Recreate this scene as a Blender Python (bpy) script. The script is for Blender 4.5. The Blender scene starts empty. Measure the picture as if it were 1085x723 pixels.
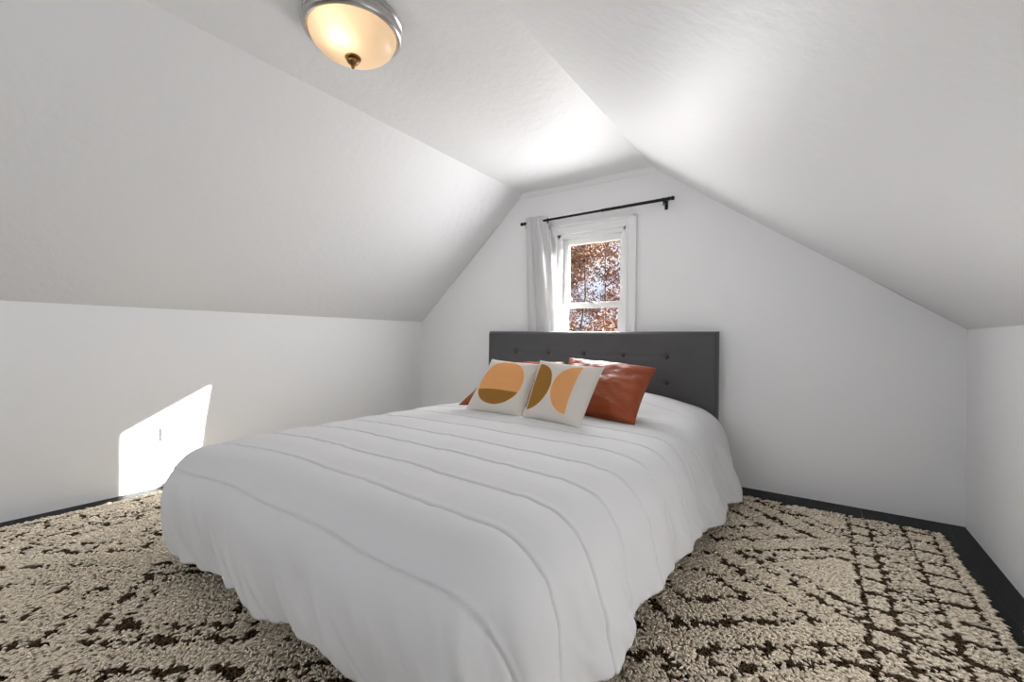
import bpy, bmesh, math, random
import numpy as np
from mathutils import Vector, Matrix

rng = np.random.default_rng(7)
random.seed(7)
S = bpy.context.scene
COL = S.collection
PI = math.pi

# ------------------------------------------------------------------ helpers
def link(o, parent=None):
    COL.objects.link(o)
    if parent is not None:
        o.parent = parent
    return o

def tag(o, label=None, cat=None, group=None, kind=None):
    if label: o['label'] = label
    if cat: o['category'] = cat
    if group: o['group'] = group
    if kind: o['kind'] = kind
    return o

def empty(name, loc=(0, 0, 0)):
    o = bpy.data.objects.new(name, None)
    o.location = loc
    o.empty_display_size = .05
    return link(o)

def mesh_obj(name, verts, faces, mat, parent=None, smooth=False, loc=None):
    """verts are in world space; if parent is at an offset they are shifted to stay there"""
    me = bpy.data.meshes.new(name)
    v = np.asarray(verts, float)
    off = np.zeros(3)
    if parent is not None:
        p = parent
        while p is not None:
            off += np.array(p.location); p = p.parent
    if loc is None:
        loc = (0, 0, 0) if parent is not None else None
    me.from_pydata((v - off - (0 if loc is None else np.array(loc))).tolist(), [], [list(map(int, f)) for f in faces])
    me.update()
    if smooth:
        me.polygons.foreach_set('use_smooth', [True] * len(me.polygons))
    if isinstance(mat, (list, tuple)):
        for m in mat: me.materials.append(m)
    else:
        me.materials.append(mat)
    o = bpy.data.objects.new(name, me)
    if loc is not None: o.location = loc
    return link(o, parent)

class MB:
    """collects shapes into one mesh"""
    def __init__(s): s.v = []; s.f = []
    def add(s, v, f):
        n = len(s.v); s.v += [tuple(map(float, a)) for a in v]; s.f += [[i + n for i in q] for q in f]
        return s
    def box(s, a, b, bev=0.0):
        bm = bmesh.new()
        bmesh.ops.create_cube(bm, size=1)
        c = [(a[i] + b[i]) / 2 for i in range(3)]; d = [abs(b[i] - a[i]) for i in range(3)]
        for v in bm.verts:
            v.co = Vector([c[i] + v.co[i] * d[i] for i in range(3)])
        if bev > 0:
            bmesh.ops.bevel(bm, geom=bm.edges[:], offset=min(bev, min(d) * .45), segments=2, affect='EDGES', profile=.6)
        bm.verts.index_update()
        s.add([v.co[:] for v in bm.verts], [[v.index for v in f.verts] for f in bm.faces]); bm.free()
        return s
    def prism(s, pts, off):
        n = len(pts); off = np.array(off, float)
        P = [np.array(p, float) for p in pts]
        v = P + [p + off for p in P]
        f = [list(range(n)), list(range(2 * n - 1, n - 1, -1))]
        for i in range(n):
            j = (i + 1) % n; f.append([i, i + n, j + n, j])
        return s.add(v, f)
    def tube(s, path, rad, n=12, cap=True):
        P = [Vector(p) for p in path]
        R = rad if isinstance(rad, (list, tuple)) else [rad] * len(P)
        v = []; f = []
        t0 = (P[1] - P[0]).normalized()
        up = Vector((0, 0, 1)) if abs(t0.z) < .9 else Vector((1, 0, 0))
        x = t0.cross(up).normalized()
        for i, p in enumerate(P):
            t = (P[min(i + 1, len(P) - 1)] - P[max(i - 1, 0)]).normalized()
            x = (x - t * x.dot(t)).normalized(); y = t.cross(x)
            for k in range(n):
                a = 2 * PI * k / n
                v.append(p + (x * math.cos(a) + y * math.sin(a)) * R[i])
        for i in range(len(P) - 1):
            for k in range(n):
                k2 = (k + 1) % n
                f.append([i * n + k, i * n + k2, (i + 1) * n + k2, (i + 1) * n + k])
        if cap:
            f.append(list(range(n))[::-1]); f.append([(len(P) - 1) * n + k for k in range(n)])
        return s.add(v, f)
    def lathe(s, prof, c, n=48, axis='z', closed=False):
        """prof list of (r, h) around axis through c"""
        v = []; f = []
        for r, h in prof:
            for k in range(n):
                a = 2 * PI * k / n
                if axis == 'z': q = (c[0] + r * math.cos(a), c[1] + r * math.sin(a), c[2] + h)
                elif axis == 'y': q = (c[0] + r * math.cos(a), c[1] + h, c[2] + r * math.sin(a))
                else: q = (c[0] + h, c[1] + r * math.cos(a), c[2] + r * math.sin(a))
                v.append(q)
        m = len(prof)
        for i in range(m - 1):
            for k in range(n):
                k2 = (k + 1) % n
                f.append([i * n + k, i * n + k2, (i + 1) * n + k2, (i + 1) * n + k])
        return s.add(v, f)
    def build(s, name, mat, parent=None, smooth=False, loc=None, merge=False):
        o = mesh_obj(name, s.v, s.f, mat, parent, smooth, loc)
        bm = bmesh.new(); bm.from_mesh(o.data)
        if merge: bmesh.ops.remove_doubles(bm, verts=bm.verts, dist=1e-5)
        bmesh.ops.recalc_face_normals(bm, faces=bm.faces); bm.to_mesh(o.data); bm.free()
        return o

def autosmooth(o, ang=35):
    me = o.data
    me.polygons.foreach_set('use_smooth', [True] * len(me.polygons))
    bm = bmesh.new(); bm.from_mesh(me)
    for e in bm.edges:
        if len(e.link_faces) == 2 and e.calc_face_angle(0) > math.radians(ang): e.smooth = False
    bm.to_mesh(me); bm.free()
    return o

# smooth value noise in numpy
def vnoise(x, y, seed=0, z=None):
    r = np.random.default_rng(seed).random((256, 256))
    xi = np.floor(x).astype(int); yi = np.floor(y).astype(int)
    fx = x - xi; fy = y - yi
    fx = fx * fx * (3 - 2 * fx); fy = fy * fy * (3 - 2 * fy)
    g = lambda a, b: r[a & 255, b & 255]
    return (g(xi, yi) * (1 - fx) + g(xi + 1, yi) * fx) * (1 - fy) + (g(xi, yi + 1) * (1 - fx) + g(xi + 1, yi + 1) * fx) * fy - .5
def fbm(x, y, seed=0, o=3):
    t = 0; a = 1
    for k in range(o):
        t = t + a * vnoise(x * 2 ** k, y * 2 ** k, seed + k); a *= .5
    return t
def sstep(a, b, x):
    t = np.clip((x - a) / (b - a), 0, 1); return t * t * (3 - 2 * t)

# ------------------------------------------------------------------ materials
def mat(name, col, rough=.6, metal=0, spec=.5, bump=None, sheen=0, var=None):
    m = bpy.data.materials.new(name); m.use_nodes = True
    nt = m.node_tree; b = nt.nodes['Principled BSDF']
    b.inputs['Base Color'].default_value = (*col, 1); b.inputs['Roughness'].default_value = rough
    b.inputs['Metallic'].default_value = metal; b.inputs['Specular IOR Level'].default_value = spec
    if sheen:
        b.inputs['Sheen Weight'].default_value = sheen
        b.inputs['Sheen Roughness'].default_value = .5
    tc = nt.nodes.new('ShaderNodeTexCoord')
    if var:   # (scale, col2, detail)
        n = nt.nodes.new('ShaderNodeTexNoise'); n.inputs['Scale'].default_value = var[0]; n.inputs['Detail'].default_value = 4
        nt.links.new(tc.outputs['Object'], n.inputs['Vector'])
        mx = nt.nodes.new('ShaderNodeMix'); mx.data_type = 'RGBA'
        mx.inputs[6].default_value = (*col, 1); mx.inputs[7].default_value = (*var[1], 1)
        nt.links.new(n.outputs['Fac'], mx.inputs[0]); nt.links.new(mx.outputs[2], b.inputs['Base Color'])
    if bump:  # (scale, strength, distance[, detail])
        n = nt.nodes.new('ShaderNodeTexNoise'); n.inputs['Scale'].default_value = bump[0]
        n.inputs['Detail'].default_value = bump[3] if len(bump) > 3 else 3
        nt.links.new(tc.outputs['Object'], n.inputs['Vector'])
        bp = nt.nodes.new('ShaderNodeBump'); bp.inputs['Strength'].default_value = bump[1]; bp.inputs['Distance'].default_value = bump[2]
        nt.links.new(n.outputs['Fac'], bp.inputs['Height']); nt.links.new(bp.outputs['Normal'], b.inputs['Normal'])
    return m

M_wall = mat('wall_paint', (.90, .90, .902), .55, spec=.35, bump=(14, .12, .02, 6))
M_ceil = mat('ceiling_paint', (.84, .84, .842), .5, spec=.35, bump=(22, .17, .02, 6))
M_trim = mat('trim_white', (.86, .86, .86), .3, spec=.5)
M_rod = mat('black_metal', (.012, .012, .012), .35, metal=.6)
M_nickel = mat('brushed_nickel', (.50, .49, .48), .28, metal=1, bump=(60, .05, .002))
M_bronze = mat('antique_brass', (.30, .17, .07), .3, metal=1)
M_plate = mat('outlet_plastic', (.85, .84, .80), .35)
M_slot = mat('outlet_slot', (.02, .02, .02), .6)
M_hb = mat('charcoal_fabric', (.062, .062, .064), .62, spec=.45, sheen=.15, bump=(420, .25, .002, 2), var=(6, (.082, .082, .084)))
M_btn = mat('charcoal_button', (.05, .05, .052), .5, spec=.4)
M_mattress = mat('mattress_ticking', (.75, .75, .74), .8)
M_leather = mat('cognac_leather', (.26, .046, .008), .42, spec=.4, bump=(26, .22, .01, 5), var=(7, (.31, .064, .014)))

def comforter_mat():
    m = mat('white_comforter', (.70, .70, .708), .75, spec=.25, sheen=.1, bump=(700, .12, .001, 2))
    return m
M_comf = comforter_mat()

# dark painted floorboards
def floor_mat():
    m = bpy.data.materials.new('black_floorboards'); m.use_nodes = True
    nt = m.node_tree; b = nt.nodes['Principled BSDF']; L = nt.links.new
    tc = nt.nodes.new('ShaderNodeTexCoord'); sp = nt.nodes.new('ShaderNodeSeparateXYZ'); L(tc.outputs['Object'], sp.inputs[0])
    w = nt.nodes.new('ShaderNodeMath'); w.operation = 'PINGPONG'; w.inputs[1].default_value = .055; L(sp.outputs['X'], w.inputs[0])
    g = nt.nodes.new('ShaderNodeMapRange'); g.inputs[1].default_value = 0; g.inputs[2].default_value = .003; L(w.outputs[0], g.inputs[0])
    n = nt.nodes.new('ShaderNodeTexNoise'); n.inputs['Scale'].default_value = 5; n.inputs['Detail'].default_value = 5
    mp = nt.nodes.new('ShaderNodeMapping'); mp.inputs['Scale'].default_value = (6, .6, 1); L(tc.outputs['Object'], mp.inputs[0]); L(mp.outputs[0], n.inputs['Vector'])
    mx = nt.nodes.new('ShaderNodeMix'); mx.data_type = 'RGBA'; mx.inputs[6].default_value = (.004, .004, .004, 1); mx.inputs[7].default_value = (.008, .008, .008, 1)
    L(n.outputs['Fac'], mx.inputs[0]); L(mx.outputs[2], b.inputs['Base Color'])
    b.inputs['Roughness'].default_value = .42; b.inputs['Specular IOR Level'].default_value = .12
    bp = nt.nodes.new('ShaderNodeBump'); bp.inputs['Strength'].default_value = .6; bp.inputs['Distance'].default_value = .003
    L(g.outputs[0], bp.inputs['Height']); L(bp.outputs['Normal'], b.inputs['Normal'])
    return m
M_floor = floor_mat()

def glass_mat():
    m = bpy.data.materials.new('window_glass'); m.use_nodes = True
    nt = m.node_tree; nt.nodes.clear(); L = nt.links.new
    o = nt.nodes.new('ShaderNodeOutputMaterial'); t = nt.nodes.new('ShaderNodeBsdfTransparent'); g = nt.nodes.new('ShaderNodeBsdfGlossy')
    g.inputs['Roughness'].default_value = .02; t.inputs[0].default_value = (.97, .98, .98, 1)
    fr = nt.nodes.new('ShaderNodeFresnel'); fr.inputs['IOR'].default_value = 1.35
    mx = nt.nodes.new('ShaderNodeMixShader'); L(fr.outputs[0], mx.inputs[0]); L(t.outputs[0], mx.inputs[1]); L(g.outputs[0], mx.inputs[2]); L(mx.outputs[0], o.inputs[0])
    return m
M_glass = glass_mat()

def curtain_mat():
    m = bpy.data.materials.new('white_curtain_cloth'); m.use_nodes = True
    nt = m.node_tree; nt.nodes.clear(); L = nt.links.new
    o = nt.nodes.new('ShaderNodeOutputMaterial'); d = nt.nodes.new('ShaderNodeBsdfDiffuse'); t = nt.nodes.new('ShaderNodeBsdfTranslucent')
    d.inputs[0].default_value = (.82, .82, .82, 1); t.inputs[0].default_value = (.82, .82, .82, 1)
    mx = nt.nodes.new('ShaderNodeMixShader'); mx.inputs[0].default_value = .3; L(d.outputs[0], mx.inputs[1]); L(t.outputs[0], mx.inputs[2]); L(mx.outputs[0], o.inputs[0])
    return m
M_curtain = curtain_mat()

def bowl_mat():
    m = bpy.data.materials.new('frosted_glass_bowl'); m.use_nodes = True
    nt = m.node_tree; nt.nodes.clear(); L = nt.links.new
    o = nt.nodes.new('ShaderNodeOutputMaterial'); d = nt.nodes.new('ShaderNodeBsdfDiffuse'); t = nt.nodes.new('ShaderNodeBsdfTranslucent')
    d.inputs[0].default_value = (.80, .68, .55, 1); t.inputs[0].default_value = (1, .80, .58, 1)
    mx = nt.nodes.new('ShaderNodeMixShader'); mx.inputs[0].default_value = .55; L(d.outputs[0], mx.inputs[1]); L(t.outputs[0], mx.inputs[2])
    g = nt.nodes.new('ShaderNodeBsdfGlossy'); g.inputs['Roughness'].default_value = .4
    m2 = nt.nodes.new('ShaderNodeMixShader'); m2.inputs[0].default_value = .05; L(mx.outputs[0], m2.inputs[1]); L(g.outputs[0], m2.inputs[2])
    L(m2.outputs[0], o.inputs[0])
    return m
M_bowl = bowl_mat()

# ------------------------------------------------------------------ room shell
XL, XR, YF, YB = -3.113, .619, 3.0, -2.3
ZKL, ZKR, ZC = 1.036, .957, 2.066
XCL, XCR = -1.957, -.908
T = .12
def struct(o): o['kind'] = 'structure'; return o
struct(MB().box((XL - .3, YB - .3, -.12), (XR + .3, YF + .0, 0)).build('floor', M_floor))
struct(MB().box((XL - T, YB - .1, 0), (XL, YF + .15, ZKL)).build('wall_left', M_wall))
struct(MB().box((XR, YB - .1, 0), (XR + T, YF + .15, ZKR)).build('wall_right', M_wall))
prof = [(XL, 0), (XR, 0), (XR, ZKR), (XCR, ZC), (XCL, ZC), (XL, ZKL)]
# front gable with a window opening
OX0, OX1, OZ0, OZ1 = -1.635, -1.085, .60, 1.69
def slope_z(x):
    if x < XCL: return ZKL + (ZC - ZKL) * (x - XL) / (XCL - XL)
    if x > XCR: return ZC + (ZKR - ZC) * (x - XCR) / (XR - XCR)
    return ZC
w = MB()
TH = (0, .15, 0)
w.prism([(XL, YF, 0), (OX0, YF, 0), (OX0, YF, ZC), (XCL, YF, ZC), (XL, YF, ZKL)], TH)
w.prism([(OX1, YF, 0), (XR, YF, 0), (XR, YF, ZKR), (XCR, YF, ZC), (OX1, YF, ZC)], TH)
w.prism([(OX0, YF, 0), (OX1, YF, 0), (OX1, YF, OZ0), (OX0, YF, OZ0)], TH)
w.prism([(OX0, YF, OZ1), (OX1, YF, OZ1), (OX1, YF, ZC), (OX0, YF, ZC)], TH)
struct(w.build('wall_front', M_wall))
# back gable, out of view, with an opening added for the rear fill
BX0, BX1, BZ0, BZ1 = -2.05, -.75, .55, 1.75
w = MB(); TB = (0, -.12, 0)
w.prism([(XL, YB, 0), (BX0, YB, 0), (BX0, YB, slope_z(BX0)), (XL, YB, ZKL)], TB)
w.prism([(BX1, YB, 0), (XR, YB, 0), (XR, YB, ZKR), (BX1, YB, slope_z(BX1))], TB)
w.prism([(BX0, YB, 0), (BX1, YB, 0), (BX1, YB, BZ0), (BX0, YB, BZ0)], TB)
w.prism([(BX0, YB, BZ1), (BX1, YB, BZ1), (BX1, YB, slope_z(BX1)), (XCR, YB, ZC), (XCL, YB, ZC), (BX0, YB, slope_z(BX0))], TB)
struct(w.build('wall_back', M_wall))
def strip(name, a, b, out):
    """a sloping or flat ceiling panel between profile points a and b, subdivided and very slightly uneven"""
    nx, ny = 24, 60
    v = []; f = []
    ax = np.array([a[0], a[1]]); bx = np.array([b[0], b[1]])
    for j in range(ny + 1):
        y = YB - .1 + (YF + .15 - YB + .1) * j / ny
        for i in range(nx + 1):
            t = i / nx; p = ax + (bx - ax) * t
            # gentle plaster unevenness away from the joints
            e = .006 * math.sin(PI * t) * float(fbm(np.array(p[0] * 2.), np.array(y * 1.3), 3, 2)) * 2
            v.append((p[0] + out[0] * e, y, p[1] + out[1] * e))
    for j in range(ny):
        for i in range(nx):
            k = j * (nx + 1) + i; f.append([k, k + 1, k + nx + 2, k + nx + 1])
    o = struct(mesh_obj(name, v, f, M_ceil, smooth=True))
    md = o.modifiers.new('thick', 'SOLIDIFY'); md.thickness = .1; md.use_rim = False
    n = np.cross(np.array([b[0] - a[0], 0, b[1] - a[1]]), np.array([0, 1, 0.]))
    md.offset = 1 if n @ np.array([out[0], 0, out[1]]) > 0 else -1
    return o
strip('ceiling_left', (XL, ZKL), (XCL, ZC), (-.66, .75))
strip('ceiling', (XCL, ZC), (XCR, ZC), (0, 1))
strip('ceiling_right', (XCR, ZC), (XR, ZKR), (.59, .81))
# small crown strip along the flat ceiling on the gable
struct(MB().prism([(XCL - .03, YF - .026, ZC + .01), (XCL - .03, YF + .01, ZC + .01), (XCL - .03, YF + .01, ZC - .038), (XCL - .03, YF - .009, ZC - .038)], (XCR - XCL + .06, 0, 0)).build('trim_1', M_trim))
# rear window frame added behind the camera to go with the fill light
wb = MB()
for a, b in [((BX0 - .07, BZ0 - .07), (BX0, BZ1 + .07)), ((BX1, BZ0 - .07), (BX1 + .07, BZ1 + .07)), ((BX0, BZ1), (BX1, BZ1 + .07)), ((BX0, BZ0 - .07), (BX1, BZ0)),
             ((BX0, (BZ0 + BZ1) / 2 - .02), (BX1, (BZ0 + BZ1) / 2 + .02)), (((BX0 + BX1) / 2 - .02, BZ0), ((BX0 + BX1) / 2 + .02, BZ1))]:
    wb.box((a[0], YB - .06, a[1]), (b[0], YB + .015, b[1]), .003)
struct(wb.build('added_rear_window', M_trim))

# made-up side window frame on the right knee wall, unseen, for the fill
wb = MB(); SY0, SY1, SZ0, SZ1 = .45, 1.65, .22, .84
for a, b in [((SY0 - .06, SZ0 - .06), (SY0, SZ1 + .06)), ((SY1, SZ0 - .06), (SY1 + .06, SZ1 + .06)), ((SY0, SZ1), (SY1, SZ1 + .06)), ((SY0, SZ0 - .06), (SY1, SZ0)),
             (((SY0 + SY1) / 2 - .02, SZ0), ((SY0 + SY1) / 2 + .02, SZ1))]:
    wb.box((XR - .015, a[0], a[1]), (XR + .02, b[0], b[1]), .003)
wb.box((XR - .006, SY0, SZ0), (XR - .002, SY1, SZ1))
struct(wb.build('added_side_window', M_trim))

# ------------------------------------------------------------------ front window
W = empty('window_1', ((OX0 + OX1) / 2, YF, OZ0)); struct(W)
c = MB()      # casing: flat board with a raised outer band and an inner bead
CW = .07
for x0, x1, z0, z1 in [(OX0 - CW, OX0, OZ0, OZ1 + CW), (OX1, OX1 + CW, OZ0, OZ1 + CW), (OX0, OX1, OZ1, OZ1 + CW)]:
    c.box((x0, YF - .016, z0), (x1, YF, z1), .003)
for x0, x1, z0, z1 in [(OX0 - CW - .004, OX0 - CW + .018, OZ0, OZ1 + CW + .004), (OX1 + CW - .018, OX1 + CW + .004, OZ0, OZ1 + CW + .004), (OX0 - CW, OX1 + CW, OZ1 + CW - .018, OZ1 + CW + .004)]:
    c.box((x0, YF - .027, z0), (x1, YF, z1), .004)
for x0, x1, z0, z1 in [(OX0 - .012, OX0 + .003, OZ0, OZ1 + .01), (OX1 - .003, OX1 + .012, OZ0, OZ1 + .01), (OX0, OX1, OZ1 - .003, OZ1 + .012)]:
    c.box((x0, YF - .022, z0), (x1, YF, z1), .004)
autosmooth(c.build('casing', M_trim, W))
c = MB()
c.box((OX0 - CW - .02, YF - .045, OZ0 - .03), (OX1 + CW + .02, YF + .1, OZ0), .006)
c.box((OX0 - CW, YF - .02, OZ0 - .10), (OX1 + CW, YF, OZ0 - .03), .004)
autosmooth(c.build('sill', M_trim, W))
c = MB()      # jamb liner and stops
J = .024
c.box((OX0, YF - .0, OZ0), (OX0 + J, YF + .15, OZ1)); c.box((OX1 - J, YF, OZ0), (OX1, YF + .15, OZ1)); c.box((OX0, YF, OZ1 - J), (OX1, YF + .15, OZ1)); c.box((OX0, YF, OZ0), (OX1, YF + .15, OZ0 + .012))
c.box((OX0 + J, YF + .002, OZ0), (OX0 + J + .009, YF + .014, OZ1 - J), .002); c.box((OX1 - J - .009, YF + .002, OZ0), (OX1 - J, YF + .014, OZ1 - J), .002)
c.box((OX0 + J, YF + .002, OZ1 - J - .010), (OX1 - J, YF + .014, OZ1 - J), .002)
autosmooth(c.build('jamb', M_trim, W))
def sash(name, z0, z1, y0, y1, top, bot, st=.042):
    x0, x1 = OX0 + J + .001, OX1 - J - .001
    c = MB()
    c.box((x0, y0, z0), (x0 + st, y1, z1), .003); c.box((x1 - st, y0, z0), (x1, y1, z1), .003)
    c.box((x0 + st - .003, y0, z1 - top), (x1 - st + .003, y1, z1), .003); c.box((x0 + st - .003, y0, z0), (x1 - st + .003, y1, z0 + bot), .003)
    o = autosmooth(c.build(name, M_trim, W))
    ym = (y0 + y1) / 2
    g = MB().box((x0 + st - .004, ym - .002, z0 + bot - .004), (x1 - st + .004, ym + .002, z1 - top + .004)).build('pane', M_glass, o)
    g['label'] = 'clear glass pane'
    return o
sash('upper_sash', 1.135, OZ1 - J - .001, YF + .052, YF + .085, .050, .034)
lo = sash('lower_sash', OZ0 + .013, 1.158, YF + .016, YF + .049, .036, .05)
lk = MB().box((-1.385, YF + .022, 1.158), (-1.335, YF + .045, 1.166), .002)
lk.lathe([(0, 0), (.011, 0), (.011, .008), (.006, .012), (0, .012)], (-1.36, YF + .034, 1.164), 16)
autosmooth(lk.build('sash_lock', M_nickel, lo))

# ------------------------------------------------------------------ curtain rod and curtain
RY, RZ = 2.93, 1.80
R_ = empty('curtain_rod', (-1.33, RY, RZ)); tag(R_, 'thin black metal curtain rod mounted on the gable wall above the window', 'curtain rod')
rx0, rx1, rz0, rz1 = -1.905, -.775, 1.800, 1.812
zr = lambda x: rz0 + (rz1 - rz0) * (x - rx0) / (rx1 - rx0)
autosmooth(MB().tube([(rx0, RY, zr(rx0)), (-1.2, RY, zr(-1.2))], .0085, 14).tube([(-1.25, RY, zr(-1.25)), (rx1, RY, zr(rx1))], .0105, 14).build('rod', M_rod, R_))
for x, sg in ((rx0, -1), (rx1, 1)):
    z = zr(x)
    f_ = MB().lathe([(0, 0), (.0125, 0), (.0135, .004), (.0125, .008), (.0105, .011), (.012, .02), (.0135, .024), (.0135, .034), (.011, .038), (0, .039)], (0, 0, 0), 20, 'x')
    f_.v = [(x + sg * (a - .01), RY + b, z + c_) for a, b, c_ in f_.v]
    autosmooth(f_.build('finial', M_rod, R_))
for x in (-1.885, -.815):
    z = zr(x)
    b_ = MB().box((x - .011, YF - .004, z - .05), (x + .011, YF, z + .014), .002)
    b_.tube([(x, YF - .003, z - .012), (x, RY + .02, z - .014), (x, RY, z - .013)], .005, 10)
    b_.tube([(x, RY, z - .04), (x, RY, z - .012)], [.0035, .0045], 10)
    b_.lathe([(.0095, -.006), (.0125, -.006), (.0125, .006), (.0095, .006), (.0095, -.006)], (x, RY, z), 20, 'x')
    autosmooth(b_.build('bracket', M_rod, R_))

CU = empty('curtain', (-1.78, RY, .4)); tag(CU, 'white curtain panel gathered at the left side of the window', 'curtain')
nu, nv = 150, 90
u = np.linspace(0, 1, nu); v = np.linspace(0, 1, nv)
U, V = np.meshgrid(u, v)
Z = 1.835 - V * (1.835 - .46)
x0 = -1.888 + .02 * sstep(.3, 1, V)
x1 = np.interp(Z, [.46, .99, 1.31, 1.60, 1.75, 1.84], [-1.57, -1.590, -1.618, -1.650, -1.683, -1.69])
nf = 2.4
ph = 2 * PI * nf * U ** 1.15
amp = np.interp(Z, [.46, .9, .98, 1.5, 1.84], [.010, .012, .016, .018, .014])
X = x0 + (x1 - x0) * (U + .035 * np.sin(2 * ph + 1) * (1 - .5 * V))
Yc = np.interp(Z, [.46, .9, 1.05, 1.84], [2.948, 2.948, 2.945, RY - .024])
Yc = Yc + .034 * sstep(.72, 1, U) * sstep(1.0, 1.8, Z) 
Y = Yc + amp * np.cos(ph + .9 * V) * (1 - .3 * sstep(.6, 1, U) * V) + .003 * np.sin(9 * V + 13 * U)
Y = np.minimum(Y, 2.966)
vv = np.stack([X, Y, Z], -1).reshape(-1, 3)
ff = [[j * nu + i, j * nu + i + 1, (j + 1) * nu + i + 1, (j + 1) * nu + i] for j in range(nv - 1) for i in range(nu - 1)]
cp = mesh_obj('panel', vv, ff, M_curtain, CU, True)
md = cp.modifiers.new('t', 'SOLIDIFY'); md.thickness = .0012
for x, rot in ((-1.688, .35),):
    g = MB()
    P = []
    for k in range(25):
        a = 2 * PI * k / 24
        P.append((0, .0185 * math.cos(a), .0185 * math.sin(a)))
    cr, sr = math.cos(rot), math.sin(rot)
    g.tube([(x + p[0] * cr - p[1] * sr, RY + p[0] * sr + p[1] * cr, RZ - .004 + p[2]) for p in P], .0035, 8, cap=False)
    autosmooth(g.build('grommet', M_rod, CU), 60)

# ------------------------------------------------------------------ ceiling light
LC = (-1.425, 1.008, ZC)
CL = empty('ceiling_light', LC); tag(CL, 'round flush ceiling light, frosted amber glass bowl in a brushed nickel ring', 'ceiling light')
autosmooth(MB().lathe([(0, 0), (.170, 0), (.176, -.004), (.176, -.012), (.170, -.016), (.168, -.022), (.173, -.026), (.178, -.032), (.179, -.042), (.176, -.05), (.170, -.056), (.163, -.058), (.157, -.054), (.155, -.045), (.155, -.012), (0, -.010)], LC, 96).build('ring', M_nickel, CL))
bw = []
for k in range(25):
    a = k / 24 * PI / 2
    bw.append((.156 * math.cos(a) ** .85 if k < 24 else .006, -.050 - .085 * math.sin(a) ** 1.0))
inner = [(max(r - .004, .003), h + .004) for r, h in bw][::-1]
autosmooth(MB().lathe(bw, LC, 96).build('glass_bowl', M_bowl, CL))
zb = -.135
fn = MB().lathe([(.0, .004), (.010, .004), (.026, .001), (.0295, -.003), (.028, -.007), (.018, -.010), (.013, -.011), (.0215, -.014), (.022, -.018), (.017, -.024), (.010, -.028), (.006, -.031), (.0075, -.035), (.006, -.039), (.003, -.043), (0, -.046)], (LC[0], LC[1], LC[2] + zb), 32)
autosmooth(fn.build('finial', M_bronze, CL), 50)
def point(name, loc, power, col, rad):
    l = bpy.data.lights.new(name, 'POINT'); l.energy = power; l.color = col; l.shadow_soft_size = rad
    o = bpy.data.objects.new(name, l); o.location = loc; link(o); return o
point('bulb_light', (LC[0] + .030, LC[1] - .068, LC[2] - .078), .17, (1, .86, .66), .020)
point('bulb_light', (LC[0] - .03, LC[1] + .05, LC[2] - .040), .07, (1, .86, .66), .025)

# ------------------------------------------------------------------ wall outlet
OY0, OY1, OZa, OZb = .952, 1.070, .273, .346
OT = empty('wall_outlet', (XL, (OY0 + OY1) / 2, (OZa + OZb) / 2)); tag(OT, 'white electrical outlet mounted sideways low on the left knee wall', 'outlet')
autosmooth(MB().box((XL, OY0, OZa), (XL + .011, OY1, OZb), .003).build('cover_plate', M_plate, OT))
for yc in (OY0 + .040, OY1 - .040):
    r = MB()
    pts = []
    for k in range(24):
        a = 2 * PI * k / 24
        pts.append((XL + .0105, yc + max(-.0135, min(.0135, .0175 * math.cos(a))), (OZa + OZb) / 2 + .0175 * math.sin(a)))
    r.prism(pts, (.0035, 0, 0))
    rc = r.build('receptacle', M_plate, OT)
    s_ = MB()
    for dz in (-.0065, .0065): s_.box((XL + .0138, yc - .004, (OZa + OZb) / 2 + dz - .0012), (XL + .0143, yc + .004, (OZa + OZb) / 2 + dz + .0012))
    s_.build('slot', M_slot, rc)
autosmooth(MB().lathe([(0, 0), (.003, 0), (.003, .0012), (0, .0015)], (XL + .011, (OY0 + OY1) / 2, (OZa + OZb) / 2), 12, 'x').build('screw', M_nickel, OT))

# ------------------------------------------------------------------ bed
BED = empty('bed', (-1.335, 1.75, 0)); tag(BED, 'bed with a charcoal button-tufted upholstered headboard against the gable wall', 'bed')
HX0, HX1, HZ0, HZ1, HY = -2.203, -.467, .06, .945, 2.86
bx = [-1.922 + .289 * k for k in range(5)]; bz = [.782, .612, .442]
# upholstered face: a fine grid with dimples at the buttons and soft folds between them
nx, nz = 260, 150
gx = np.linspace(HX0, HX1, nx); gz = np.linspace(HZ0, HZ1, nz)
GX, GZ = np.meshgrid(gx, gz)
ex = np.minimum(GX - HX0, HX1 - GX); ez = np.minimum(GZ - HZ0, HZ1 - GZ)
rr = .028
def edge(e):
    t = np.clip(e / rr, 0, 1); return 1 - np.sqrt(np.clip(1 - (1 - t) ** 2, 0, 1))
inset = rr * np.clip(edge(ex) + edge(ez), 0, 1)
dep = np.zeros_like(GX)
for a in bx:
    for b in bz:
        d = np.hypot(GX - a, GZ - b)
        dep += .014 * np.exp(-(d / .014) ** 2) + .007 * np.exp(-(d / .05) ** 2)
for b in bz:   # soft horizontal pull lines between neighbouring buttons
    span = sstep(bx[0] - .06, bx[0] + .02, GX) * (1 - sstep(bx[-1] - .02, bx[-1] + .06, GX))
    dep += .0028 * span * np.exp(-((GZ - b - .004 * np.cos((GX - bx[0]) / .289 * 2 * PI)) / .012) ** 2)
dep += .0018 * fbm(GX * 5, GZ * 7, 11, 3)
GY = HY + inset + dep
vv = np.stack([GX, GY, GZ], -1).reshape(-1, 3).tolist()
ff = [[j * nx + i, j * nx + i + 1, (j + 1) * nx + i + 1, (j + 1) * nx + i] for j in range(nz - 1) for i in range(nx - 1)]
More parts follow.
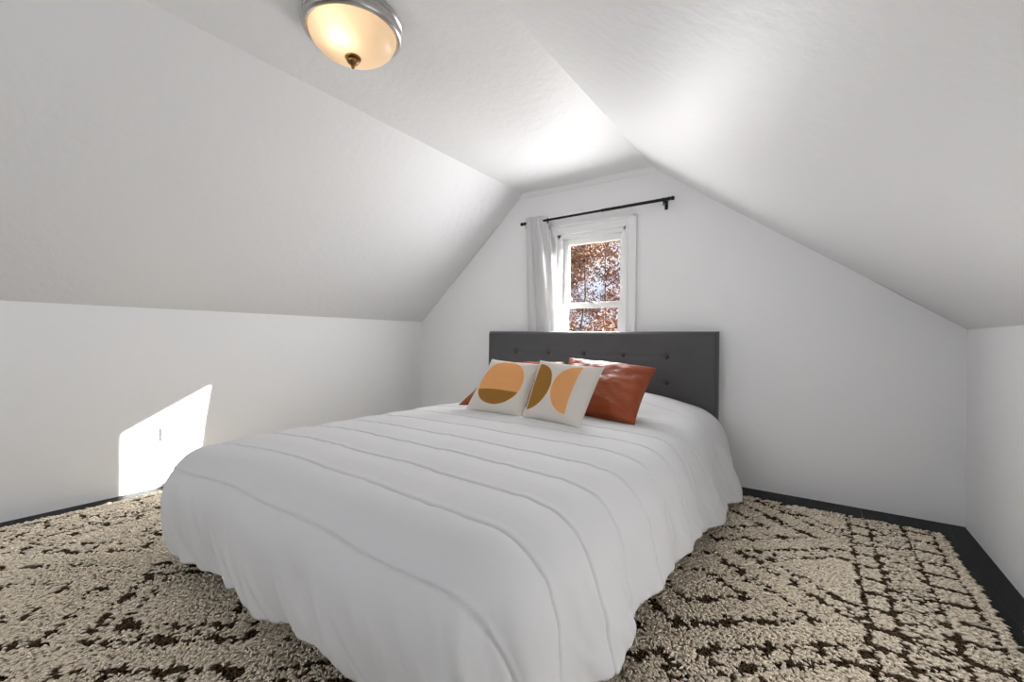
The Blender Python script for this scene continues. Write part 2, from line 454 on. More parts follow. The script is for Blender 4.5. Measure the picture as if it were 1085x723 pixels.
# sides and back
ring = [i for i in range(nx)] + [j * nx + nx - 1 for j in range(1, nz)] + [(nz - 1) * nx + i for i in range(nx - 2, -1, -1)] + [j * nx for j in range(nz - 2, 0, -1)]
base = len(vv)
for i in ring: vv.append((vv[i][0], 2.918, vv[i][2]))
n = len(ring)
for i in range(n): ff.append([ring[i], base + i, base + (i + 1) % n, ring[(i + 1) % n]])
ff.append([base + i for i in range(n)])
HB = mesh_obj('headboard', vv, ff, M_hb, BED); autosmooth(HB, 50)
HB['label'] = 'charcoal upholstered headboard with covered buttons'
# welt seam along the front edge
pp = [(HX0 + .012, HY + .012, HZ0 + .02), (HX0 + .012, HY + .012, HZ1 - .03), (HX0 + .018, HY + .011, HZ1 - .014), (HX0 + .035, HY + .010, HZ1 - .010), (HX1 - .035, HY + .010, HZ1 - .010), (HX1 - .018, HY + .011, HZ1 - .014), (HX1 - .012, HY + .012, HZ1 - .03), (HX1 - .012, HY + .012, HZ0 + .02)]
autosmooth(MB().tube(pp, .0035, 8).build('piping', M_hb, HB), 60)
b0 = None
for a in bx:
    for b in bz:
        if b0 is None:
            b0 = MB().lathe([(0, -.006), (.005, -.0056), (.0092, -.0035), (.0108, 0), (.009, .003), (0, .004)], (a, HY + .010, b), 20, 'y').build('button', M_btn, HB, True)
            ax_, bz_ = a, b
        else:
            o = b0.copy(); COL.objects.link(o); o.parent = HB; o.location = (a - ax_, 0, b - bz_)
# frame, legs, mattress
fr_ = MB()
for a, b in [((-2.00, .86, .17), (-1.97, 2.86, .27)), ((-.55, .86, .17), (-.52, 2.86, .27)), ((-2.00, .84, .17), (-.52, .87, .27)), ((-1.97, .87, .24), (-.55, 2.85, .26))]:
    fr_.box(a, b, .004)
autosmooth(fr_.build('side_rails', M_hb, BED))
for x in (-1.92, -.60):
    for y in (.93, 2.78):
        autosmooth(MB().tube([(x, y, .026), (x, y, .172)], [.018, .026], 16).build('leg', M_rod, BED))
autosmooth(MB().box((-1.94, .90, .262), (-.58, 2.84, .43), .04).build('mattress', M_mattress, BED))

# ------------------------------------------------------------------ comforter
def make_comforter():
    xi0, xi1 = -1.850, -.615          # inner flat rectangle (x)
    yi0, yh = .775, 2.825              # foot end of the flat part, head edge
    D = .458                          # cloth length from the inner edge to the hem
    step = .0068
    nl = int(D / step); nxi = int((xi1 - xi0) / step); nyi = int((yh - yi0) / step)
    a = np.concatenate([np.linspace(-D, 0, nl, endpoint=False), np.linspace(0, xi1 - xi0, nxi, endpoint=False), xi1 - xi0 + np.linspace(0, D, nl + 1)]) + xi0
    b = np.concatenate([np.linspace(-D, 0, nl, endpoint=False), np.linspace(0, yh - yi0, nyi + 1)]) + yi0
    seams = np.array([.605, .785, .968, 1.160, 1.345, 1.540, 1.730, 1.920, 2.110, 2.300, 2.490, 2.680])
    fine = np.concatenate([seams + k for k in (-.009, -.006, -.004, -.0025, -.0012, 0, .0012, .0025, .004, .006, .009)])
    b = b[np.min(np.abs(b[:, None] - seams), 1) > .0105]      # denser rows along the stitching
    b = np.sort(np.concatenate([b, fine[fine < yh]]))
    A, B = np.meshgrid(a, b)
    cx = np.clip(A, xi0, xi1); cy = np.maximum(B, yi0)
    ox = A - cx; oy = B - cy
    dist = np.hypot(ox, oy); dd = np.maximum(abs(ox), abs(oy))
    nxx = np.where(dist > 1e-9, ox / np.maximum(dist, 1e-9), 0); nyy = np.where(dist > 1e-9, oy / np.maximum(dist, 1e-9), 0)
    d = dd
    Sc = cy + nyy * d                  # unrolled lengthwise cloth coordinate
    # hem angle: steep at the foot, spreading towards the head on the sides
    side = np.abs(nxx)
    hy = sstep(.9, 2.7, cy)
    rs = np.clip(nxx, 0, 1); ls = np.clip(-nxx, 0, 1)
    the = np.radians(88 - 8 * rs - 9 * hy * rs - 1 * ls - 8 * hy * ls)
    per = np.where(nxx > 0, 1, -1) * (cy - yi0) + 0
    # perimeter coordinate: runs along right side, around the foot, up the left side
    ang = np.arctan2(-nyy, nxx)        # 0 right, pi/2 foot, pi left
    P_ = np.where(nxx > .999, -(cy - yi0), np.where(nxx < -.999, .9 + (xi1 - xi0) + (cy - yi0), (ang / PI) * .9 + (xi1 - cx)))
    # hem folds grow with distance from the edge
    t = d / D
    g = sstep(.25, 1.0, t)
    fold = (np.sin(P_ * 2 * PI / .37 + 1.2 * np.sin(P_ * 2.6)) * .62 + np.sin(P_ * 2 * PI / .19 + 2 + 2 * np.sin(P_ * 2.3)) * .16 + 1.1 * fbm(P_ * 4 + 50, t * 1.2, 5, 2))
    rightw = np.where(nxx > .5, 1., 0.); leftw = np.where(nxx < -.5, 1., 0.)
    famp = .0075 + .0175 * rightw * sstep(-.2, .3, P_ * 0 + nxx) + .001 * leftw
    # profile by table
    ths = np.linspace(math.radians(50), math.radians(90), 30)
    ds = np.linspace(0, D * 1.45, 240); h = ds[1] - ds[0]
    TP = []; TZ = []
    for q in ths:
        an = math.radians(5) + (q - math.radians(5)) * sstep(0, .30, ds)
        # the free hem curls slightly back under the bed
        an = an + math.radians(15) * float(sstep(math.radians(81), math.radians(87), q)) * sstep(.26, .44, ds)
        TP.append(np.concatenate([[0], np.cumsum(np.cos(an[:-1] + h / 2)) * h])); TZ.append(np.concatenate([[0], np.cumsum(np.sin(an[:-1] + h / 2)) * h]))
    TP = np.array(TP); TZ = np.array(TZ)
    hemlen = 1 + .02 * np.sin(P_ * 5 + 1) + .015 * np.sin(P_ * 13) + .03 * fbm(P_ * 9 + 20, P_ * 0, 8, 2)
    dq = d * (1 + (hemlen - 1) * t) * (1 + .20 * sstep(1.6, 2.5, cy) * side * t) * (1 - .42 * sstep(2.45, 2.83, cy) ** 2 * side * t)
    fi = (the - ths[0]) / (ths[1] - ths[0]); i0 = np.clip(np.floor(fi).astype(int), 0, 28); fw = fi - i0
    gi = dq / h; j0 = np.clip(np.floor(gi).astype(int), 0, 238); gw = gi - j0
    def look(Tb): return ((Tb[i0, j0] * (1 - gw) + Tb[i0, j0 + 1] * gw) * (1 - fw) + (Tb[i0 + 1, j0] * (1 - gw) + Tb[i0 + 1, j0 + 1] * gw) * fw)
    Pd, Zd = look(TP), look(TZ)
    X = cx + nxx * (Pd + famp * g * fold); Y = cy + nyy * (Pd + famp * g * fold)
    crown = .485 - .018 * ((cx + 1.25) / .63) ** 2
    Zt = crown - Zd
    # sleeping pillows under the cover at the head end
    def hump(px, w): return np.exp(-np.abs((X - px) / w) ** 2.6)
    hp = (hump(-.96, .37) * 1.0 + hump(-1.66, .33) * .8) * sstep(2.25, 2.62, Y) * (1 - .25 * sstep(2.7, 2.85, Y))
    Zt = Zt + .082 * np.clip(hp, 0, 1) * (1 - sstep(.15, .45, t) * (dist > 0))
    # head end sags a little at the sides
    V3 = np.stack([X, Y, Zt], -1)
    du = np.gradient(V3, axis=1); dv = np.gradient(V3, axis=0)
    N = np.cross(du, dv); N /= np.linalg.norm(N, axis=-1, keepdims=True) + 1e-12
    # quilting channels: a narrow stitched valley with one lip lying over it, and a low loft between
    sd = Sc[..., None] - seams; k = np.argmin(np.abs(sd), -1); sgn = np.take_along_axis(sd, k[..., None], -1)[..., 0]
    ds_ = np.abs(sgn); Sq = Sc
    fade = 1 - .55 * sstep(1.75, 2.2, cy)
    disp = fade * (.0052 * (1 - np.exp(-(ds_ / .0034) ** 1.4)) + .0065 * (1 - np.exp(-(ds_ / .055) ** 1.4)))
    disp += fade * .0018 * np.exp(-((sgn - .008) / .007) ** 2)
    V3[..., 1] += .007 * np.sin(cx * 5 + 1 + cy * 2) + .004 * np.sin(cx * 13 + cy * 3)
    V3[..., 1] += .012 * t * np.sin(cy * 9 + 2) * side
    # small puckers running off the seams, and broad soft undulation
    disp += .0026 * np.exp(-ds_ / .035) * vnoise(P_ * 0 + A * 26, Sq * 5, 21) * 2
    disp += .009 * fbm(A * 2.3, B * 2.6, 9, 3)
    # crease streaks fanning on the drop
    drop = sstep(.30, .65, t)
    streak = vnoise(P_ * 15 + 3 * t + 40, t * 2.2, 31) + .6 * vnoise(P_ * 29 + 5 * t + 10, t * 3.0, 33)
    disp += .015 * drop * streak * (1 - .45 * rightw)
    disp += .015 * sstep(.60, 1, t) * vnoise(P_ * 30 + 11 * t, t * 2.5, 35) * (1 - .4 * rightw)
    # diagonal drag creases at the foot's near half
    dg = np.exp(-((A + .95) / .35) ** 2) * sstep(.35, .7, t) * (nyy < -.5)
    disp += .020 * dg * vnoise((A * 9 + B * 5), (B * 6 - A * 4), 41)
    V3 = V3 + N * disp[..., None] * np.sign(N[..., 2:3].mean())
    V3[..., 2] = np.maximum(V3[..., 2], .055)
    ny_, nx_ = A.shape
    idx = np.arange(ny_ * nx_).reshape(ny_, nx_)
    F = np.stack([idx[:-1, :-1], idx[:-1, 1:], idx[1:, 1:], idx[1:, :-1]], -1).reshape(-1, 4)
    return V3.reshape(-1, 3), F
cv, cf = make_comforter()
CF = mesh_obj('comforter', cv, cf, M_comf, None, True)
tag(CF, 'white comforter with stitched channels spread over the bed and hanging to the rug', 'comforter')
md = CF.modifiers.new('loft', 'SOLIDIFY'); md.thickness = .014; md.offset = -1

# ------------------------------------------------------------------ pillows
def print_mat(name, kind):
    m = mat(name, (.66, .63, .57), .85, spec=.2, bump=(500, .35, .001, 2)); nt = m.node_tree; L = nt.links.new
    b = nt.nodes['Principled BSDF']
    uv = nt.nodes.new('ShaderNodeUVMap'); uv.uv_map = 'UVMap'
    sp = nt.nodes.new('ShaderNodeSeparateXYZ'); L(uv.outputs[0], sp.inputs[0])
    def mth(op, a, b_=None, c_=None):
        n_ = nt.nodes.new('ShaderNodeMath'); n_.operation = op
        for i_, q in enumerate((a, b_, c_)):
            if q is None: continue
            if isinstance(q, (int, float)): n_.inputs[i_].default_value = q
            else: L(q, n_.inputs[i_])
        return n_.outputs[0]
    u_, v_ = sp.outputs[0], sp.outputs[1]
    def disk(cx, cy, rx, ry):
        du = mth('DIVIDE', mth('SUBTRACT', u_, cx), rx); dv = mth('DIVIDE', mth('SUBTRACT', v_, cy), ry)
        return mth('LESS_THAN', mth('ADD', mth('MULTIPLY', du, du), mth('MULTIPLY', dv, dv)), 1.0)
    cream = (.64, .61, .555, 1); tan = (.73, .35, .135, 1); olive = (.30, .145, .028, 1); pale = (.72, .60, .42, 1)
    cur = cream
    def over(mask, col):
        nonlocal cur
        x = nt.nodes.new('ShaderNodeMix'); x.data_type = 'RGBA'; L(mask, x.inputs[0])
        if isinstance(cur, tuple): x.inputs[6].default_value = cur
        else: L(cur, x.inputs[6])
        x.inputs[7].default_value = col; cur = x.outputs[2]
    if kind == 0:
        over(disk(.48, .525, .415, .425), pale)
        over(disk(.48, .525, .405, .415), tan)
        low = mth('LESS_THAN', v_, .36)
        over(mth('MULTIPLY', disk(.48, .525, .405, .415), low), olive)
    else:
        over(mth('MULTIPLY', disk(.06, .52, .355, .405), mth('GREATER_THAN', u_, .055)), pale)
        over(mth('MULTIPLY', disk(.06, .52, .345, .395), mth('GREATER_THAN', u_, .065)), olive)
        over(mth('MULTIPLY', disk(.765, .525, .345, .410), mth('LESS_THAN', u_, .765)), pale)
        over(mth('MULTIPLY', disk(.765, .525, .335, .400), mth('LESS_THAN', u_, .765)), tan)
    # printed on the front only
    fr_ = mth('GREATER_THAN', sp.outputs[0], -1)
    L(cur, b.inputs['Base Color'])
    return m
M_printA = print_mat('disc_print_canvas', 0); M_printB = print_mat('half_disc_print_canvas', 1)
M_canvas = mat('plain_canvas', (.64, .61, .555), .85, spec=.2, bump=(500, .35, .001, 2))

def cushion(name, BL, BR, TR, TL, thick, mats, label, group=None, pinch=.06, seed=0, wr=.003, flop=0):
    BL, BR, TR, TL = [np.array(p, float) for p in (BL, BR, TR, TL)]
    n = 90
    s = np.linspace(0, 1, n); Uu, Vv = np.meshgrid(s, s)
    # edges bow inwards between the corners
    bow = lambda q: pinch * 4 * q * (1 - q)
    u2 = Uu + (0.5 - Uu) * bow(Vv) * (np.abs(Uu - .5) * 2) ** 2 * 1.0
    v2 = Vv + (0.5 - Vv) * bow(Uu) * (np.abs(Vv - .5) * 2) ** 2 * 1.0
    P = (BL * ((1 - u2) * (1 - v2))[..., None] + BR * (u2 * (1 - v2))[..., None] + TR * (u2 * v2)[..., None] + TL * ((1 - u2) * v2)[..., None])
    nrm = np.cross(BR - BL, TL - BL); nrm /= np.linalg.norm(nrm)     # towards the viewer
    p_ = np.clip((4 * Uu * (1 - Uu)), 0, 1) ; q_ = np.clip(4 * Vv * (1 - Vv), 0, 1)
    hgt = (p_ * q_) ** .48 * (1 - .12 * (p_ * q_))
    # corner-directed wrinkles
    wrk = wr * fbm(Uu * 6 + seed, Vv * 6, 50 + seed, 3) * 2 * (p_ * q_) ** .3
    rad = np.arctan2(Vv - .5, Uu - .5)
    wrk += wr * .8 * np.sin(rad * 14 + seed) * np.clip(np.hypot(Uu - .5, Vv - .5) * 2 - .35, 0, 1) * (p_ * q_) ** .35
    front = P + nrm * (thick * .5 * hgt + wrk)[..., None]
    back = P - nrm * (thick * .5 * hgt)[..., None]
    vv = np.concatenate([front.reshape(-1, 3), back.reshape(-1, 3)])
    idx = np.arange(n * n).reshape(n, n)
    F1 = np.stack([idx[:-1, :-1], idx[:-1, 1:], idx[1:, 1:], idx[1:, :-1]], -1).reshape(-1, 4)
    F2 = F1[:, ::-1] + n * n
    cen = P.mean((0, 1))
    me = bpy.data.meshes.new(name)
    me.from_pydata((vv - cen).tolist(), [], np.concatenate([F1, F2]).tolist())
    uvl = me.uv_layers.new(name='UVMap')
    uvs = np.concatenate([np.stack([Uu, Vv], -1).reshape(-1, 2)] * 2)
    li = np.zeros(len(me.loops), int); me.loops.foreach_get('vertex_index', li)
    uvl.data.foreach_set('uv', uvs[li].ravel())
    for m in mats: me.materials.append(m)
    mi = np.concatenate([np.zeros(len(F1), int), np.full(len(F2), len(mats) - 1)])
    me.polygons.foreach_set('material_index', mi)
    me.polygons.foreach_set('use_smooth', [True] * len(me.polygons))
    bm = bmesh.new(); bm.from_mesh(me); bmesh.ops.remove_doubles(bm, verts=bm.verts, dist=1e-5); bm.to_mesh(me); bm.free()
    o = bpy.data.objects.new(name, me); o.location = cen; link(o)
    # piped edge seam
    e = [P[0, i] for i in range(0, n, 2)] + [P[i, n - 1] for i in range(0, n, 2)] + [P[n - 1, i] for i in range(n - 1, 0, -2)] + [P[i, 0] for i in range(n - 1, 0, -2)]
    sm = MB().tube([tuple(p) for p in e] + [tuple(e[0])], .0016, 6, cap=False)
    autosmooth(sm.build('edge_seam', mats[-1], o), 80)
    tag(o, label, 'pillow', 'pillows piled at the head of the bed')
    return o
ZB = .480
cushion('throw_pillow', (-1.591, 1.862, ZB), (-1.226, 1.891, ZB), (-1.250, 2.105, .745), (-1.585, 2.105, .762), .115, (M_printA, M_canvas),
        'small cream canvas pillow printed with one tan disc, its lower third brown', seed=1, wr=.0016)
cushion('throw_pillow', (-1.218, 1.880, ZB), (-.868, 1.815, ZB), (-.862, 2.085, .747), (-1.240, 2.090, .768), .115, (M_printB, M_canvas),
        'small cream canvas pillow printed with two half discs, brown and tan', seed=2, wr=.0016)
cushion('throw_pillow', (-1.19, 2.15, .48), (-.705, 2.085, .478), (-.70, 2.42, .735), (-1.24, 2.44, .772), .19, (M_leather,),
        'large cognac leather pillow leaning at the right behind the half-disc pillow', seed=3, wr=.006, pinch=.07)
cushion('throw_pillow', (-1.758, 2.00, .482), (-1.27, 2.18, .49), (-1.285, 2.46, .742), (-1.69, 2.36, .722), .15, (M_leather,),
        'cognac leather pillow mostly hidden behind the single-disc pillow at left', seed=4, wr=.005, pinch=.07)

# ------------------------------------------------------------------ rug
def rug_pattern(x, y):
    """1 where the wool is dark brown; x, y in metres on the floor"""
    jx = x + .009 * fbm(x * 22, y * 22, 60, 2); jy = y + .009 * fbm(x * 22 + 9, y * 22 + 5, 61, 2)
    xc = -1.228
    sx = np.abs(jx - xc)                      # mirrored left and right
    l = [1.37, 1.443, 1.575, 1.672]
    m = np.zeros_like(x)
    wv = .0088 + .005 * vnoise(x * 30, y * 30, 65)
    for k in l: m = np.maximum(m, (np.abs(sx - k) < wv).astype(float))
    def rungs(a, b, off):
        ph = ((jy + off) / .112) % 1; c_ = np.abs(ph - .5) * .112
        tt = np.abs((sx - (a + b) / 2) / ((b - a) / 2))
        th = .0150 - .006 * tt
        return ((sx > a) & (sx < b) & (c_ < th)).astype(float)
    m = np.maximum(m, rungs(l[0], l[1], 0)); m = np.maximum(m, rungs(l[2], l[3], .04))
    # zigzag net between the middle lines
    a, b = l[1], l[2]; tt = (sx - a) / (b - a)
    for o_ in (0, .5):
        ph = (jy / .15 + o_) % 1; tri = np.abs(ph - .5) * 2
        m = np.maximum(m, ((tt > 0) & (tt < 1) & (np.abs(tt - tri) < .085)).astype(float))
    ph = (jy / .15) % 1
    m = np.maximum(m, ((tt > 0) & (tt < 1) & (np.abs(ph - .5) < .035)).astype(float))
    # field of staggered stepped diamonds
    fld = sx < l[0]
    q = .024
    qx = np.round((jx - xc) / q) * q; qy = np.round((jy - 1.675) / q) * q
    px, py = .885, .70
    def cell(ox, oy):
        dx = np.abs((qx + ox + px / 2) % px - px / 2); dy = np.abs((qy + oy + py / 2) % py - py / 2)
        return dx / (px / 2) + dy / (py / 2), dx, dy
    mA, ax_, ay_ = cell(0, 0); mB, bx_, by_ = cell(px / 2, py / 2)
    mm = np.minimum(mA, mB); isA = mA < mB
    gaps = vnoise(x * 45, y * 45, 70) + .5
    r1 = (np.abs(mm - .80) < .043); r2 = (np.abs(mm - .36) < .043) & isA; r3 = (np.abs(mm - .56) < .040) & ~isA
    tick = (np.abs(mm - .70) < .035) & (((qx / q).astype(int) + (qy / q).astype(int)) % 3 == 0)
    f_ = (r1 | r2 | r3 | tick) & (gaps > .20)
    m = np.maximum(m, (f_ & fld).astype(float))
    # dotted line near the far end
    m = np.maximum(m, ((np.abs(jy - 2.695) < .009) & (((jx / .045) % 1) < .55) & fld).astype(float))
    # on the left half the leaning pile hides more of the dark lines
    m = m * (gaps > .10 + .26 * sstep(-1.5, -2.0, x))
    return m
def make_rug():
    X0, X1, Y0, Y1 = -2.945, .487, -.30, 2.765
    st = .0080
    xs = np.arange(X0, X1, st); ys = np.arange(Y0, Y1, st)
    GX, GY = np.meshgrid(xs, ys); GX = GX.ravel(); GY = GY.ravel()
    GX = GX + rng.uniform(-.5, .5, GX.size) * st; GY = GY + rng.uniform(-.5, .5, GY.size) * st
    keep = ~((GX > -1.75) & (GX < -.75) & (GY > 1.0))
    # slightly uneven edges
    ey = .006 * fbm(GX * 9, GX * 0, 80, 2); keep &= (GY < Y1 + ey - .002) & (GX < X1 + .008 * fbm(GY * 9, GY * 0, 81, 2))
    GX, GY = GX[keep], GY[keep]; n = GX.size
    dark = rug_pattern(GX, GY) > .5
    # lie direction: a slowly turning flow field with jitter
    a = math.radians(300) + .5 * fbm(GX * .7 + 3, GY * .7, 90, 2) + rng.normal(0, .38, n)
    a = a + .5 * fbm(GX * 7, GY * 7, 95, 2)
    lean = .75 + .35 * rng.random(n)
    Lh = .021 + .009 * rng.random(n)
    dx = np.cos(a); dy = np.sin(a)
    r0 = .0034 + .0011 * rng.random(n)
    zb = .008
    NS = 3; lev = [(0, 0, .9), (.45, .62, 1.15), (.8, .92, .95), (1.0, 1.0, .12)]
    V = np.zeros((n, len(lev) * NS, 3)); 
    tw = rng.uniform(0, PI, n)
    hgt = .022 + .007 * vnoise(GX * 5, GY * 5, 99) + .004 * rng.random(n)
    hgt = hgt * (1.0 - .20 * dark)
    for i, (q, zq, rq) in enumerate(lev):
        cx = GX + dx * Lh * lean * q ** 1.5; cy = GY + dy * Lh * lean * q ** 1.5; cz = zb + hgt * zq * (1 - .22 * q * lean)
        for k in range(NS):
            an = tw + 2 * PI * k / NS
            rx = np.cos(an) * r0 * rq; ry = np.sin(an) * r0 * rq
            # ring tilted along the bend
            V[:, i * NS + k, 0] = cx + rx; V[:, i * NS + k, 1] = cy + ry
            V[:, i * NS + k, 2] = cz - (rx * dx + ry * dy) * q * .9
    fl = []
    for i in range(len(lev) - 1):
        for k in range(NS):
            k2 = (k + 1) % NS; fl.append([i * NS + k, i * NS + k2, (i + 1) * NS + k2, (i + 1) * NS + k])
    fl = np.array(fl); nvp = len(lev) * NS
    F = (fl[None] + (np.arange(n) * nvp)[:, None, None]).reshape(-1, 4)
    V = V.reshape(-1, 3)
    # backing slab
    bv = np.array([(X0, Y0, .002), (X1, Y0, .002), (X1, Y1, .002), (X0, Y1, .002), (X0, Y0, .011), (X1, Y0, .011), (X1, Y1, .011), (X0, Y1, .011)])
    bf = np.array([[0, 3, 2, 1], [4, 5, 6, 7], [0, 1, 5, 4], [1, 2, 6, 5], [2, 3, 7, 6], [3, 0, 4, 7]]) + len(V)
    V = np.concatenate([V, bv]); F = np.concatenate([F, bf])
    me = bpy.data.meshes.new('area_rug')
    me.vertices.add(len(V)); me.vertices.foreach_set('co', V.ravel())
    me.loops.add(F.size); me.loops.foreach_set('vertex_index', F.ravel().astype(np.int32))
    me.polygons.add(len(F)); me.polygons.foreach_set('loop_start', np.arange(0, F.size, 4, dtype=np.int32))
    me.update(calc_edges=True)
    cream = np.array([.88, .78, .63]); brown = np.array([.085, .056, .031])
    colr = np.where(dark[:, None], brown, cream) * (1 + .22 * (rng.random(n)[:, None] - .5))
    colr = colr * (1 + .10 * vnoise(GX * 3, GY * 3, 77)[:, None])
    cc = np.ones((len(V), 4)); cc[:n * nvp, :3] = np.repeat(colr, nvp, axis=0); cc[n * nvp:, :3] = cream * .8
    at = me.color_attributes.new('wool', 'FLOAT_COLOR', 'POINT'); at.data.foreach_set('color', cc.ravel())
    me.polygons.foreach_set('use_smooth', np.ones(len(F), bool))
    m = bpy.data.materials.new('shag_wool'); m.use_nodes = True; nt = m.node_tree; b = nt.nodes['Principled BSDF']
    an = nt.nodes.new('ShaderNodeAttribute'); an.attribute_name = 'wool'; nt.links.new(an.outputs['Color'], b.inputs['Base Color'])
    b.inputs['Roughness'].default_value = .95; b.inputs['Specular IOR Level'].default_value = .1
    me.materials.append(m)
    o = bpy.data.objects.new('area_rug', me); link(o)
    tag(o, 'cream shag rug with brown geometric lines covering most of the dark floor', 'rug')
    return o
make_rug()

# ------------------------------------------------------------------ outside
M_ground = mat('autumn_lawn', (.16, .15, .07), .95, bump=(3, .5, .1), var=(1.5, (.25, .16, .07)))
GZ0 = -3.2
gnd = MB().box((-60, 3.6, GZ0 - .2), (40, 70, GZ0)).build('ground', M_ground); struct(gnd)
M_bark = mat('dark_bark', (.055, .042, .035), .9, bump=(20, .6, .02))
def leafmat(name, c1, c2):
    m = mat(name, c1, .7, spec=.2, var=(1.7, c2)); b = m.node_tree.nodes['Principled BSDF']
    b.inputs['Transmission Weight'].default_value = 0
    return m
M_leaf = [leafmat('russet_leaves', (.17, .075, .048), (.26, .14, .085)), leafmat('copper_leaves', (.21, .10, .055), (.15, .065, .045)), leafmat('olive_gold_leaves', (.26, .22, .05), (.14, .17, .04)), leafmat('pink_brown_leaves', (.21, .115, .10), (.14, .075, .065))]
def tree(loc, H, crown_r, trunk_r, lm, seed, label, leaves=5200, c0=.35):
    r = np.random.default_rng(seed); rd = random.Random(seed)
    t = empty('tree', loc); tag(t, label, 'tree', 'autumn trees outside the window')
    tk = MB(); x, y, z = loc
    path = [(x + rd.uniform(-.02, .02) * k, y + rd.uniform(-.02, .02) * k, z + H * .95 * k / 7) for k in range(8)]
    tk.tube(path, [trunk_r * (1 - .85 * k / 7) for k in range(8)], 8)
    tips = []
    for k in range(26):
        f0 = rd.uniform(c0, .95); b = Vector(path[min(7, int(f0 * 7))]) + Vector((0, 0, (f0 * 7 % 1) * H * .95 / 7))
        an = rd.uniform(0, 2 * PI); ln = crown_r * rd.uniform(.6, 1.05) * (1.15 - abs(f0 - .6))
        p = [b]; dirv = Vector((math.cos(an), math.sin(an), rd.uniform(.15, .8)))
        for q in range(4):
            dirv = (dirv + Vector((rd.uniform(-.3, .3), rd.uniform(-.3, .3), rd.uniform(-.15, .25)))).normalized(); p.append(p[-1] + dirv * ln / 4); tips.append(p[-1][:])
        tk.tube(p, [trunk_r * .30 * (1 - .8 * i / 4) + .003 for i in range(5)], 5)
    tk.build('trunk', M_bark, t, True)
    tips = np.array(tips); n = leaves
    c_ = tips[r.integers(0, len(tips), n)] + r.normal(0, crown_r * .10, (n, 3))
    s_ = r.uniform(.028, .062, n)[:, None]
    a_ = r.normal(0, 1, (n, 3)); a_ /= np.linalg.norm(a_, axis=1, keepdims=True)
    b_ = np.cross(a_, r.normal(0, 1, (n, 3))); b_ /= np.linalg.norm(b_, axis=1, keepdims=True)
    # each leaf a small folded kite
    nn = np.cross(a_, b_)
    V = np.stack([c_ - a_ * s_, c_ + b_ * s_ * .6 + nn * s_ * .2, c_ + a_ * s_, c_ - b_ * s_ * .6 + nn * s_ * .2], 1).reshape(-1, 3)
    F = np.arange(4 * n).reshape(-1, 4)
    F = np.concatenate([F[:, [0, 1, 2]], F[:, [0, 2, 3]]])
    mesh_obj('foliage', V, F, lm, t)
tree((-4.71, 10.0, GZ0), 7.6, 1.25, .055, M_leaf[0], 1, 'russet tree nearest outside the window, its slim trunk left of centre', 4600)
tree((-5.99, 14.5, GZ0), 8.6, 1.7, .065, M_leaf[1], 2, 'copper leaved tree with a slim trunk in the right half of the window', 6500)
tree((-9.75, 18.6, GZ0), 9.0, 1.8, .09, M_leaf[3], 3, 'pinkish brown tree at the left edge of the window view', 6000)
tree((-6.9, 19.6, GZ0), 9.6, 1.9, .09, M_leaf[3], 4, 'pinkish brown tree at the right edge of the window view', 6000)
def bush(loc, r0, h, lm, seed, label, n=5000):
    r = np.random.default_rng(seed)
    t = empty('shrub', loc); tag(t, label, 'shrub', 'shrubs outside the window')
    sk = MB()
    for k in range(9):
        a = 2 * PI * k / 9; sk.tube([(loc[0] + .1 * math.cos(a), loc[1] + .1 * math.sin(a), loc[2]), (loc[0] + r0 * .5 * math.cos(a), loc[1] + r0 * .5 * math.sin(a), loc[2] + h * .85)], [.03, .01], 5)
    sk.build('stem', M_bark, t)
    d_ = r.normal(0, 1, (n, 3)); d_ /= np.linalg.norm(d_, axis=1, keepdims=True); q = r.random(n)[:, None] ** .4
    c_ = np.array(loc) + np.array([0, 0, h * .55]) + d_ * q * np.array([r0, r0, h * .5])
    s_ = r.uniform(.05, .10, n)[:, None]; a_ = r.normal(0, 1, (n, 3)); a_ /= np.linalg.norm(a_, axis=1, keepdims=True)
    b_ = np.cross(a_, r.normal(0, 1, (n, 3))); b_ /= np.linalg.norm(b_, axis=1, keepdims=True)
    V = np.stack([c_ - a_ * s_, c_ + b_ * s_ * .6, c_ + a_ * s_, c_ - b_ * s_ * .6], 1).reshape(-1, 3)
    mesh_obj('foliage', V, np.arange(4 * n).reshape(-1, 4), lm, t)
bush((-12.6, 24.6, GZ0), 2.2, 5.0, M_leaf[1], 11, 'orange shrub at the lower left of the window view', 3000)
bush((-10.6, 28.4, GZ0), 1.9, 4.9, M_leaf[0], 12, 'russet shrub at the bottom middle of the window view', 3000)
bush((-8.2, 24.0, GZ0), 1.7, 4.7, M_leaf[2], 13, 'golden green shrub at the lower right of the window view', 3000)

# ------------------------------------------------------------------ light
wd = bpy.data.worlds.new('sky'); S.world = wd; wd.use_nodes = True
nt = wd.node_tree; bg = nt.nodes['Background']
tc = nt.nodes.new('ShaderNodeTexCoord'); n = nt.nodes.new('ShaderNodeTexNoise'); n.inputs['Scale'].default_value = 2.2; n.inputs['Detail'].default_value = 5
nt.links.new(tc.outputs['Generated'], n.inputs['Vector'])
rp = nt.nodes.new('ShaderNodeValToRGB'); rp.color_ramp.elements[0].position = .38; rp.color_ramp.elements[0].color = (.42, .62, .98, 1); rp.color_ramp.elements[1].position = .6; rp.color_ramp.elements[1].color = (.92, .95, 1, 1)
nt.links.new(n.outputs['Fac'], rp.inputs[0]); nt.links.new(rp.outputs[0], bg.inputs['Color'])
bg.inputs['Strength'].default_value = .42

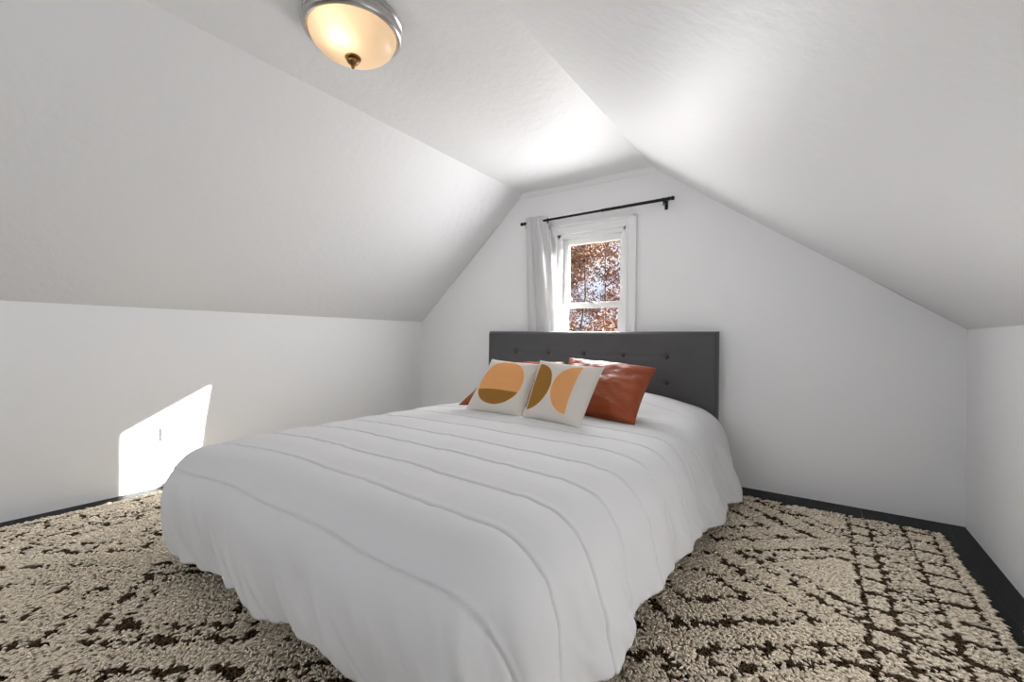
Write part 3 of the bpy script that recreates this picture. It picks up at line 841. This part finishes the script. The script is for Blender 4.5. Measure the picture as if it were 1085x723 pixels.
sd = bpy.data.lights.new('sun', 'SUN'); sd.energy = 22; sd.angle = .009; sd.color = (1, .97, .92)
so = bpy.data.objects.new('sun', sd); link(so)
so.rotation_euler = Vector((-1, -1.18, -.655)).to_track_quat('-Z', 'Y').to_euler()
def area(name, loc, target, sx, sy, power, col=(1, 1, 1)):
    l = bpy.data.lights.new(name, 'AREA'); l.shape = 'RECTANGLE'; l.size = sx; l.size_y = sy; l.energy = power; l.color = col
    o = bpy.data.objects.new(name, l); o.location = loc
    o.rotation_euler = (Vector(target) - Vector(loc)).to_track_quat('-Z', 'Y').to_euler(); link(o); return o
area('rear_fill_light', ((BX0 + BX1) / 2, YB + .03, (BZ0 + BZ1) / 2), ((BX0 + BX1) / 2, 0, (BZ0 + BZ1) / 2 + 3), 1.25, 1.15, 10, (1, .985, .97))  # added fill from behind the camera, placed at the added rear window
area('side_fill_light', (XR - .03, (SY0 + SY1) / 2, (SZ0 + SZ1) / 2), (-2, (SY0 + SY1) / 2, (SZ0 + SZ1) / 2 + .5), 1.1, .55, 2.5, (.99, .99, 1))  # added side fill from the right, in front of the made-up frame
area('daylight_front_window', (-1.36, 2.955, 1.26), (-1.48, 1.455, 0.98), .46, .70, 7.0, (.98, .985, 1))

# ------------------------------------------------------------------ camera
f, th, cyp, roll = 464.606, .6007, 358.646, .012
cam = bpy.data.cameras.new('camera'); cam.sensor_width = 36; cam.sensor_fit = 'HORIZONTAL'; cam.lens = f / 1085 * 36
cam.shift_y = -(361.5 - cyp) / 1085; cam.clip_start = .02
co = bpy.data.objects.new('camera', cam); link(co)
F = Vector((-math.sin(th), math.cos(th), 0)); R0 = Vector((math.cos(th), math.sin(th), 0)); U0 = Vector((0, 0, 1))
c_, s_ = math.cos(roll), math.sin(roll)
R = R0 * c_ + U0 * s_; Up = -R0 * s_ + U0 * c_
m4 = Matrix((( R.x, Up.x, -F.x, 0), (R.y, Up.y, -F.y, 0), (R.z, Up.z, -F.z, .2962 * 3.0), (0, 0, 0, 1)))
co.matrix_world = m4
S.camera = co
S.view_settings.view_transform = 'Standard'; S.view_settings.look = 'None'; S.view_settings.gamma = 1; S.view_settings.use_curve_mapping = False
S.view_settings.exposure = 1.46
